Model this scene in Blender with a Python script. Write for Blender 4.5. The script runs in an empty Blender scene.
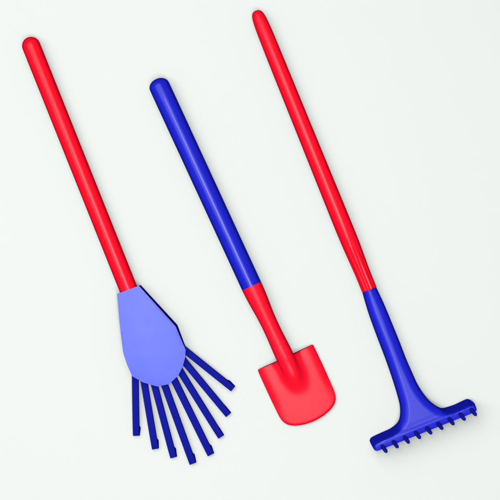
import bpy, bmesh, math
from mathutils import Vector, geometry
S = bpy.context.scene
C = S.collection
PI = math.pi
MM = 0.001

# ---------------------------------------------------------------- camera
cd = bpy.data.cameras.new("camera"); cam = bpy.data.objects.new("camera", cd); C.objects.link(cam)
CAM_H = 2.0
cam.location = (0, 0, CAM_H); cam.rotation_euler = (0, 0, 0)
cd.sensor_width = 36; cd.lens = 18 / (0.25 / CAM_H); cd.clip_start = 0.05; cd.clip_end = 50
S.camera = cam
# ---------------------------------------------------------------- world (dim studio air)
w = bpy.data.worlds.new("World"); S.world = w; w.use_nodes = True
w.node_tree.nodes["Background"].inputs[0].default_value = (0.9, 1.0, 0.96, 1)
w.node_tree.nodes["Background"].inputs[1].default_value = 0.18
# ---------------------------------------------------------------- lamps
def softbox(name, loc, target, size, power, col=(1, 1, 1), sy=None):
    l = bpy.data.lights.new(name, 'AREA'); l.shape = 'RECTANGLE'; l.size = size; l.size_y = sy or size
    l.energy = power; l.color = col
    o = bpy.data.objects.new(name, l); C.objects.link(o); o.location = loc
    o.rotation_euler = (Vector(target) - Vector(loc)).to_track_quat('-Z', 'Y').to_euler()
    return o
softbox("overhead_softbox", (-0.58, 0.44, 2.15), (0.14, -0.08, 0), 2.3, 60)
key = softbox("key_strip_lamp", (0.09, -0.34, 2.2), (0.09, -0.34, 0), 0.16, 33, sy=1.4)
key.rotation_euler = (math.radians(-8), math.radians(5), math.radians(23))
S.view_settings.view_transform = 'Standard'; S.view_settings.look = 'None'
S.view_settings.exposure = 0; S.view_settings.gamma = 1
S.render.resolution_x = S.render.resolution_y = 1024
S.render.engine = 'CYCLES'
S.cycles.diffuse_bounces = 0; S.cycles.glossy_bounces = 0

# ---------------------------------------------------------------- materials
def plastic(name, col, rough=0.3, spec=0.5, var=0.05, bump=0.03, scale=900, coat=0.0):
    m = bpy.data.materials.new(name); m.use_nodes = True
    nt = m.node_tree; b = nt.nodes["Principled BSDF"]
    tc = nt.nodes.new('ShaderNodeTexCoord')
    n = nt.nodes.new('ShaderNodeTexNoise'); n.inputs['Scale'].default_value = 60; n.inputs['Detail'].default_value = 4
    nt.links.new(tc.outputs['Object'], n.inputs['Vector'])
    mx = nt.nodes.new('ShaderNodeMix'); mx.data_type = 'RGBA'
    mx.inputs[6].default_value = (*[c * (1 - var) for c in col], 1)
    mx.inputs[7].default_value = (*[min(1, c * (1 + var)) for c in col], 1)
    nt.links.new(n.outputs['Fac'], mx.inputs[0]); nt.links.new(mx.outputs[2], b.inputs['Base Color'])
    f = nt.nodes.new('ShaderNodeTexNoise'); f.inputs['Scale'].default_value = scale; f.inputs['Detail'].default_value = 3
    nt.links.new(tc.outputs['Object'], f.inputs['Vector'])
    bp = nt.nodes.new('ShaderNodeBump'); bp.inputs['Strength'].default_value = bump; bp.inputs['Distance'].default_value = 0.0004
    nt.links.new(f.outputs['Fac'], bp.inputs['Height']); nt.links.new(bp.outputs[0], b.inputs['Normal'])
    mr = nt.nodes.new('ShaderNodeMapRange'); mr.inputs[3].default_value = rough * 0.9; mr.inputs[4].default_value = rough * 1.1
    nt.links.new(n.outputs['Fac'], mr.inputs[0]); nt.links.new(mr.outputs[0], b.inputs['Roughness'])
    b.inputs['Specular IOR Level'].default_value = spec
    return m
RED = plastic("red_plastic", (0.80, 0.0025, 0.016), 0.25, 0.18)
RED_SATIN = plastic("red_satin_plastic", (0.80, 0.003, 0.020), 0.40, 0.19)
BLUE = plastic("blue_plastic", (0.008, 0.012, 0.43), 0.25, 0.24)
BLUE_SATIN = plastic("blue_satin_plastic", (0.008, 0.012, 0.43), 0.28, 0.13)
NAVY = plastic("navy_plastic", (0.006, 0.009, 0.225), 0.6, 0.0)
SHEEN_BLUE = plastic("sheen_blue_plastic", (0.050, 0.078, 0.76), 0.38, 0.27)  # paddle blue made paler, part of its sheen painted into the colour
BOARD = plastic("off_white_board", (0.560, 0.580, 0.567), 0.9, 0.02, var=0.004, bump=0.02, scale=1500)

# ---------------------------------------------------------------- helpers
def link(name, me, mat, parent=None, smooth=40):
    me.materials.append(mat)
    for p in me.polygons: p.use_smooth = True
    me.set_sharp_from_angle(angle=math.radians(smooth))
    o = bpy.data.objects.new(name, me); C.objects.link(o)
    if parent: o.parent = parent
    return o
def finish(name, bm, mat, parent=None, smooth=40):
    bmesh.ops.recalc_face_normals(bm, faces=bm.faces)
    me = bpy.data.meshes.new(name); bm.to_mesh(me); bm.free()
    return link(name, me, mat, parent, smooth)

K = 0.9955 * MM            # one photo unit at the height of the handles
class Frame:
    """a tool's own axes: local X along its handle towards the head, local Y across"""
    def __init__(s, ox, oy, dx, dy):
        n = math.hypot(dx, dy); s.o = (ox, oy); s.d = (dx / n, dy / n); s.p = (s.d[1], -s.d[0])
    def loc(s, x, y):
        a, b = x - s.o[0], y - s.o[1]
        return (a * s.d[0] + b * s.d[1], a * s.p[0] + b * s.p[1])
    def empty(s, name, label, cat):
        e = bpy.data.objects.new(name, None); C.objects.link(e); e.empty_display_size = 0.02
        e.location = ((s.o[0] - 250) * K, (250 - s.o[1]) * K, 0)
        e.rotation_euler = (0, 0, math.atan2(-s.d[1], s.d[0]))
        e['label'] = label; e['category'] = cat
        return e

def tube(name, stations, mat, parent, n=64, flute=0, flute_fn=None, smooth=40):
    """stations: (x, y, z, radius) in millimetre units along local X; closed ends"""
    bm = bmesh.new(); rings = []
    for (x, y, z, r) in stations:
        ring = []
        for k in range(n):
            a = 2 * PI * k / n
            rr = r * (1 + (flute_fn(x) * math.cos(flute * a) if flute else 0))
            xx = x
            if flute and x > -.2: xx = x + 0.25 * math.sin(5 * a) + 0.15 * math.sin(13 * a + 1)
            ring.append(bm.verts.new((xx * K, (y + rr * math.cos(a)) * K, (z + rr * math.sin(a)) * K)))
        rings.append(ring)
    for a, b in zip(rings, rings[1:]):
        for k in range(n):
            bm.faces.new((a[k], a[(k + 1) % n], b[(k + 1) % n], b[k]))
    bm.faces.new(rings[0]); bm.faces.new(rings[-1])
    return finish(name, bm, mat, parent, smooth)

def dome(x0, r, h, z, n=14, y=0, p=2.0):
    """stations of a rounded end starting at x0-h and reaching full radius at x0"""
    out = []
    for i in range(1, n + 1):
        t = (i / n)
        ang = t * PI / 2
        out.append((x0 - h * math.cos(ang), y, z, max(0.05, r * (math.sin(ang) ** (2 / p)))))
    return [(x0 - h, y, z, 0.03)] + out

def smooth_line(pts, sub=8, closed=False):
    out = []; n = len(pts)
    rng = range(n if closed else n - 1)
    g = (lambda i: pts[i % n]) if closed else (lambda i: pts[max(0, min(n - 1, i))])
    for i in rng:
        p0, p1, p2, p3 = g(i - 1), g(i), g(i + 1), g(i + 2)
        for k in range(sub):
            t = k / sub
            out.append(tuple(0.5 * (2 * p1[j] + (p2[j] - p0[j]) * t + (2 * p0[j] - 5 * p1[j] + 4 * p2[j] - p3[j]) * t * t
                       + (3 * p1[j] - p0[j] - 3 * p2[j] + p3[j]) * t ** 3) for j in range(2)))
    if not closed: out.append(tuple(pts[-1]))
    return out
def seg_dist(p, a, b):
    ax, ay = a; bx, by = b; dx, dy = bx - ax, by - ay; L = dx * dx + dy * dy
    t = 0 if L == 0 else max(0, min(1, ((p[0] - ax) * dx + (p[1] - ay) * dy) / L))
    return math.hypot(p[0] - ax - t * dx, p[1] - ay - t * dy)
def line_dist(p, line):
    return min(seg_dist(p, line[i], line[i + 1]) for i in range(len(line) - 1))
def inside(p, poly):
    c = False; n = len(poly); j = n - 1
    for i in range(n):
        a, b = poly[i], poly[j]
        if (a[1] > p[1]) != (b[1] > p[1]) and p[0] < (b[0] - a[0]) * (p[1] - a[1]) / (b[1] - a[1]) + a[0]: c = not c
        j = i
    return c
def relief(name, outline, ztop, zbot, mat, parent, step=1.0, smooth=40):
    """solid between two height functions over an outline, triangulated finely"""
    xs = [p[0] for p in outline]; ys = [p[1] for p in outline]
    pts = [Vector(p) for p in outline]; n0 = len(pts)
    x = min(xs) + step * .5; row = 0
    while x < max(xs):
        y = min(ys) + (step * .5 if row % 2 else 0)
        while y < max(ys):
            if inside((x, y), outline):
                dd = line_dist((x, y), outline + [outline[0]])
                if dd > step * .45: pts.append(Vector((x, y)))
            y += step
        x += step * 0.87; row += 1
    vs, es, fs, *_ = geometry.delaunay_2d_cdt(pts, [], [list(range(n0))], 1, 1e-5)
    bm = bmesh.new()
    top = [bm.verts.new((v[0] * K, v[1] * K, ztop(v[0], v[1]) * K)) for v in vs]
    bot = [bm.verts.new((v[0] * K, v[1] * K, zbot(v[0], v[1]) * K)) for v in vs]
    cnt = {}
    for f in fs:
        bm.faces.new([top[i] for i in f]); bm.faces.new([bot[i] for i in reversed(f)])
        for a, b in zip(f, f[1:] + f[:1]): cnt[(a, b)] = 1
    for (a, b) in cnt:
        if (b, a) not in cnt:
            bm.faces.new((top[b], top[a], bot[a], bot[b]))
    bmesh.ops.remove_doubles(bm, verts=bm.verts, dist=2e-6)
    return finish(name, bm, mat, parent, smooth)
def prism(name, outline_top, outline_bot, zt, zb, mat, parent, bevel=0.0, smooth=40):
    bm = bmesh.new(); g = lambda z, p: z(p[0], p[1]) if callable(z) else z
    t = [bm.verts.new((p[0] * K, p[1] * K, g(zt, p) * K)) for p in outline_top]
    b = [bm.verts.new((p[0] * K, p[1] * K, g(zb, p) * K)) for p in outline_bot]
    n = len(t); bm.faces.new(t); bm.faces.new(b[::-1])
    for i in range(n): bm.faces.new((t[i], b[i], b[(i + 1) % n], t[(i + 1) % n]))
    o = finish(name, bm, mat, parent, smooth)
    if bevel:
        md = o.modifiers.new('edge', 'BEVEL'); md.width = bevel * MM; md.segments = 2; md.limit_method = 'ANGLE'; md.angle_limit = math.radians(35)
    return o
def sstep(a, b, x):
    t = max(0, min(1, (x - a) / (b - a))); return t * t * (3 - 2 * t)
def smin(a, b, k):
    h = max(k - abs(a - b), 0) / k; return min(a, b) - h * h * k * .25
def smax(a, b, k):
    h = max(k - abs(a - b), 0) / k; return max(a, b) + h * h * k * .25

# ---------------------------------------------------------------- the surface
bm = bmesh.new(); bmesh.ops.create_cube(bm, size=1)
for v in bm.verts: v.co = Vector((v.co.x * 0.9, v.co.y * 0.9, v.co.z * 0.012 - 0.006))
bmesh.ops.bevel(bm, geom=bm.edges[:], offset=0.0015, segments=2, affect='EDGES')
o = finish("tabletop", bm, BOARD); o['kind'] = 'structure'

# ---------------------------------------------------------------- toy leaf rake with flat tines (left)
F = Frame(128.5, 289.3, 128.5 - 31.2, 289.3 - 46.0)
fan = F.empty("toy_leaf_rake", "red handled fan rake with blue rounded paddle with painted-in pale sheen and eight spread navy strips", "toy rake")
L = math.hypot(128.5 - 31.2, 289.3 - 46.0)
tube("handle", dome(-L, 9.1, 9.1, 9.4) + [(-L * (1 - i / 12), 0, 9.4, 9.1) for i in range(1, 13)] + [(3, 0, 9.4, 9.1)], RED, fan)
top_px = [(117.7, 293.8), (139.4, 285.6), (175.8, 326), (185.8, 349.5), (185.4, 357), (182.6, 367), (178.3, 375.3), (169.5, 383.7),
          (157.6, 386.1), (143.6, 382), (132.6, 375.6), (127.5, 364), (124, 353), (120.6, 326)]
tp = [F.loc(*p) for p in top_px]
off = {0: (0.1, 0.2), 1: (.9, .5), 2: (1.5, .7), 3: (.4, .2)}
bt = [F.loc(p[0] + off.get(i, (0, 0))[0], p[1] - off.get(i, (0, 0))[1]) for i, p in enumerate(top_px)]
ztopf = lambda v, w: 19.6 - 0.004 * v - 0.0010 * max(0, w + 14) ** 2 - 0.0009 * max(0, v - 35) ** 2
pd = relief("paddle", tp, ztopf, lambda v, w: ztopf(v, w) - 1.6, SHEEN_BLUE, fan, step=2.0)
ct = [(p[0] * 0.995, p[1] * 0.99) for p in tp]
prism("paddle_shade_core", ct, bt, lambda v, w: ztopf(v, w) - 1.62, 2.6, NAVY, fan, bevel=0.2)  # added backing; its navy paints the shade on the paddle's side
br = [((134.9, 372), (135.7, 436.3), 6.9), ((143.2, 378), (154.9, 449.6), 7.0), ((152.3, 378), (173.2, 458.2), 7.0),
      ((161.0, 376), (192.6, 464.3), 7.2), ((170.9, 374), (210.6, 455.5), 7.2), ((176.6, 366), (220.9, 437.6), 6.9),
      ((180.9, 358), (228.3, 415.6), 6.9), ((180.5, 347), (232.9, 389.4), 6.8)]
for k, (a, b, wd) in enumerate(br):
    a, b = F.loc(*a), F.loc(*b)
    dx, dy = b[0] - a[0], b[1] - a[1]; n = math.hypot(dx, dy); dx /= n; dy /= n; nx, ny = -dy, dx
    # side profile (t along strip, top z, bottom z, extra width on the right side)
    z0 = 9.5 + 0.5 * (k % 2)
    st = [(0, z0 + 0.4, z0 - 2.2, 0), (n * .3, z0, z0 - 2.4, 0), (n * .6, z0 - 1.0, z0 - 3.4, 0), (n - 11, z0 - 2.6, z0 - 5.0, 0), (n - 9.6, z0 - 2.9, z0 - 6.6, .15),
          (n - 8.2, z0 - 3.2, 0.6, .9), (n - 6.0, z0 - 3.7, 0.3, .75), (n - 2.0, z0 - 4.6, 0.1, .15), (n, z0 - 5.2, 0.1, 0)]
    bm = bmesh.new(); rows = []
    for (t, zt, zb, ex) in st:
        c = (a[0] + dx * t, a[1] + dy * t); h = wd / 2 - .35; e = ex if k not in (5, 6) else 0
        P = [(c[0] - nx * h, c[1] - ny * h, zt), (c[0] + nx * h, c[1] + ny * h, zt),
             (c[0] + nx * (h + .7 + e), c[1] + ny * (h + .7 + e), zb), (c[0] - nx * h, c[1] - ny * h, zb)]
        rows.append([bm.verts.new(Vector(p) * K) for p in P])
    for r0, r1 in zip(rows, rows[1:]):
        for i in range(4): bm.faces.new((r0[i], r0[(i + 1) % 4], r1[(i + 1) % 4], r1[i]))
    bm.faces.new(rows[0]); bm.faces.new(rows[-1])
    o = finish("tine", bm, NAVY, fan, 25)
    md = o.modifiers.new('edge', 'BEVEL'); md.width = 0.18 * MM; md.segments = 2; md.limit_method = 'ANGLE'; md.angle_limit = math.radians(35)

# ---------------------------------------------------------------- toy shovel (middle)
F = Frame(251.5, 286.0, 92.5, 200.5)
sh = F.empty("toy_shovel", "shovel with thick blue handle and short square red blade, shortest of the tools", "toy shovel")
Z = 10.8; L = math.hypot(92.5, 200.5)
st = [(-L - 6.8, 0, Z, .05), (-L - 6.7, 0, Z, 2.0), (-L - 6.3, 0, Z, 4.0), (-L - 5.4, 0, Z, 6.0), (-L - 4.0, 0, Z, 7.9), (-L - 2.6, 0, Z, 9.1), (-L - 1.2, 0, Z, 9.9), (-L + .6, 0, Z, 10.3)]
tube("handle", st + [(-L * (1 - i / 12), 0, Z, 10.35) for i in range(1, 12)] + [(0, 0, Z, 10.35)], BLUE, sh)
Fd = F
lb = F.loc(285.2, 357.3)                 # middle of the blade's top edge
T0, W0 = lb
rad = [(0.05, 10.35), (2, 10.35), (8, 10.2), (16, 9.8), (24, 9.2), (32, 8.65), (42, 8.3), (52, 8.3), (62, 8.6), (70, 8.9), (78, 9.02), (82, 8.8), (88, 8.4), (92, 7.2), (95, 4.5)]
rad_s = smooth_line(rad, 5)
tube("socket", [(x, (x / 78) * W0 * .9, Z - 0.02 * min(50, max(0, x - 30)) - 0.13 * max(0, x - T0), r) for x, r in rad_s], RED_SATIN, sh)
half = [(0.0, 0), (0, 29.2), (0.9, 30.6), (8, 30.8), (25, 30.9), (42, 30.7), (51, 30.4), (57, 29.4), (61.5, 27.0), (65.0, 23), (67.6, 17.5), (69.8, 9), (70.6, 0)]
right = [half[0], half[1]] + smooth_line(half[2:], 5)
outline = [(T0 + v, W0 + w_) for v, w_ in right] + [(T0 + v, W0 - w_) for v, w_ in reversed(right[1:-1])]
edge = [p for p in outline[1:]]           # side and front edges, not the top edge
SR = 10.5
def neck(v, w_):
    t = v - T0; y = w_ - W0
    r = 9.0 - 0.035 * max(0, t); end = 31
    top = Z - 1.0 - 0.11 * t
    e = max(0, t - (end - 13)) / 13
    q = (y / r) ** 2 + e * e
    return top + r * math.sqrt(1 - q) if q < 1 else top - (q - 1) * 6
def roll(t, y, v, w_):
    a = 1 - min(max(0, 30.8 - abs(y)), SR) / SR
    b = 1 - min(line_dist((v, w_), edge), 3.0) / 3.0
    return max(a * (1 - 0.4 * sstep(30, 60, t)), 0.75 * b)
def blade_top(v, w_):
    t = v - T0; y = w_ - W0
    u = roll(t, y, v, w_)
    z = 8.2 - 3.6 * u * u * u - 0.0011 * y * y * 1.0 - 0.00062 * max(0, t) ** 2
    z -= 1.6 * (1 - sstep(-12, 30, t))
    r = 8.6; e = max(0, t - 15) / 16
    q = (y / r) ** 2 + e * e
    top = Z + 8.0 - 0.11 * t
    bump = z + max(0, top - z) * math.exp(-0.85 * q ** 1.4)
    k = sstep(4, 18, t)
    return smax(z, neck(v, w_), 11) * (1 - k) + bump * k
def blade_bot(v, w_):
    t = v - T0; y = w_ - W0
    u = roll(t, y, v, w_)
    return max(0.15, 5.0 - 3.6 * u * u * u - 0.0011 * y * y - 0.00062 * max(0, t) ** 2)
relief("blade", outline, blade_top, blade_bot, RED_SATIN, sh, step=1.1, smooth=50)

# ---------------------------------------------------------------- toy garden rake (right)
F = Frame(368.8, 288.8, 0.37, 0.929)
rk = F.empty("toy_garden_rake", "rake with long slim red handle and flared blue head with nine short pegs", "toy rake")
ZR = 9.3
F2 = Frame(368.8, 288.8, 368.8 - 258.6, 288.8 - 17.5)
# the handle runs very slightly off the head's axis
a0 = F.loc(258.6, 17.5); Lh = a0[0]
hr = [(0, .05), (.25, 2.0), (.9, 3.4), (2.2, 4.8), (4.5, 5.9), (9, 6.8), (16, 7.35), (30, 7.75), (70, 8.1), (130, 8.4), (190, 8.75), (225, 8.9), (245, 8.7), (262, 8.0), (276, 7.55), (286, 7.5), (291, 7.5)]
full = -Lh + 8.3
st = []
for x, r in smooth_line(hr, 5):
    x = min(x, 291) * (full / 291); X = -full + x + 0.9
    st.append((X, a0[1] * (X / Lh), ZR, max(.04, r)))
tube("handle", st, RED, rk, n=120, flute=11, flute_fn=lambda X: 0.034 * sstep(-75, -8, X) + 0.010 * (1 - sstep(-275, -245, X)), smooth=60)
Lp = [(362.0, 291.3), (368, 312), (376, 334.4), (385.4, 359.2), (392.6, 380), (398.2, 398.6), (400.0, 408.2), (399.5, 417.6), (396.4, 423.9), (391, 428.9),
      (381.6, 433.3), (372.6, 437.6), (370.4, 440.0), (370.3, 442.5), (373.0, 447.9)]
Rp = [(375.6, 286.1), (384, 304), (392, 323.2), (399.8, 342.4), (406.2, 359), (411.4, 371), (418.3, 386), (427.6, 398.8), (437.0, 406.2), (444, 408.2),
      (454, 405.6), (463.5, 401.2), (469.5, 400.3), (474.0, 402.6), (476.2, 407.6)]
hi = lambda q: [q[i] if i < len(q) - 3 else (250 + (q[i][0] - 250) * .995, 250 + (q[i][1] - 250) * .995) for i in range(len(q))]
Rp = hi(Rp)   # measured on the raised bar, nearer the lens
Ls = smooth_line([F.loc(*p) for p in Lp], 6); Rs = smooth_line([F.loc(*p) for p in Rp], 6)
vend = 152.4
front = [(150.9, Ls[-1][1] + .5), (152.0, Ls[-1][1] + 1.9), (vend, Ls[-1][1] + 4)] + [(vend, -45 + 90 * i / 30) for i in range(31)] + [(vend, Rs[-1][1] - 4.5), (152.0, Rs[-1][1] - 2.2), (150.9, Rs[-1][1] - .6)]
outl = Ls + front + Rs[::-1]
RK = 8.6; CR = 146.3
LB, LE, RB, RE = Ls[:-11], Ls[-12:], Rs[:-11], Rs[-12:]
def f_edge(v, w_):
    d = min(line_dist((v, w_), Ls), line_dist((v, w_), Rs))
    hw = 7.4 + 1.2 * sstep(0, 60, v); R = hw
    u = 1 - min(d, R) / R
    return R * math.sqrt(max(0, 1 - u * u)) * (0.95 + 0.05 * sstep(-2, 4, v)), d
def rk_top(v, w_):
    f, d = f_edge(v, w_)
    up = 6.0 * 7 * math.log(1 + math.exp((v - 84) / 7)) / (CR - 84)
    z = ZR + f + up
    wing = sstep(20, 30, abs(w_)) * sstep(128, 138, v)
    d = min(line_dist((v, w_), LB), line_dist((v, w_), RB)); ds = min(line_dist((v, w_), LE), line_dist((v, w_), RE))
    lin = smin(23.9, 1.2 + 22.7 * d / 5.5, 3.0)
    lin -= 5 * (1 - min(1, ds / 2.5)) ** 2 * min(1, d / 3)
    z = z * (1 - wing) + lin * wing
    mid = math.exp(-(w_ / 26) ** 4)
    z -= mid * 0.5 * math.exp(-((v - (CR - 4.2)) / 2.6) ** 2)      # groove behind the ridge
    z += 0.5 * mid * math.exp(-((v - CR) / 1.3) ** 2)
    return smin(z, ZR + 14.8 - (v - CR) * 0.22, 1.0)
    return z
def rk_bot(v, w_):
    f, d = f_edge(v, w_)
    wing = sstep(20, 30, abs(w_)) * sstep(128, 138, v)
    return (ZR - f) * (1 - wing) + wing * min(2.2, 1.0 + 1.2 * math.exp(-d))
head = relief("head", outl, rk_top, rk_bot, BLUE_SATIN, rk, step=0.95, smooth=50)
# nine pegs standing out of the front strip
for i in range(9):
    px, py = 381.4 + (470.3 - 381.4) * i / 8, 445.6 + (409.0 - 445.6) * i / 8
    v0, w0 = F.loc(250 + (px - 250) * .994, 250 + (py - 250) * .994)
    dirv = Vector((0.46, 0.13, 0.80)).normalized(); q = dirv.to_track_quat('Z', 'Y')
    bm = bmesh.new(); n = 24; prof = [(0, 2.0), (11.6, 1.95), (13.4, 1.8), (14.5, 1.4), (15.0, .8), (15.2, .05)]; rings = []
    for (h, r) in [(-1, 2.0)] + prof:
        rings.append([bm.verts.new((Vector((v0 - 1.0, w0, ZR + 11.0)) + q @ Vector((r * math.cos(2 * PI * k / n), r * math.sin(2 * PI * k / n), h))) * K) for k in range(n)])
    for r0, r1 in zip(rings, rings[1:]):
        for k in range(n): bm.faces.new((r0[k], r0[(k + 1) % n], r1[(k + 1) % n], r1[k]))
    bm.faces.new(rings[0]); bm.faces.new(rings[-1])
    finish("peg", bm, NAVY, rk, 50)
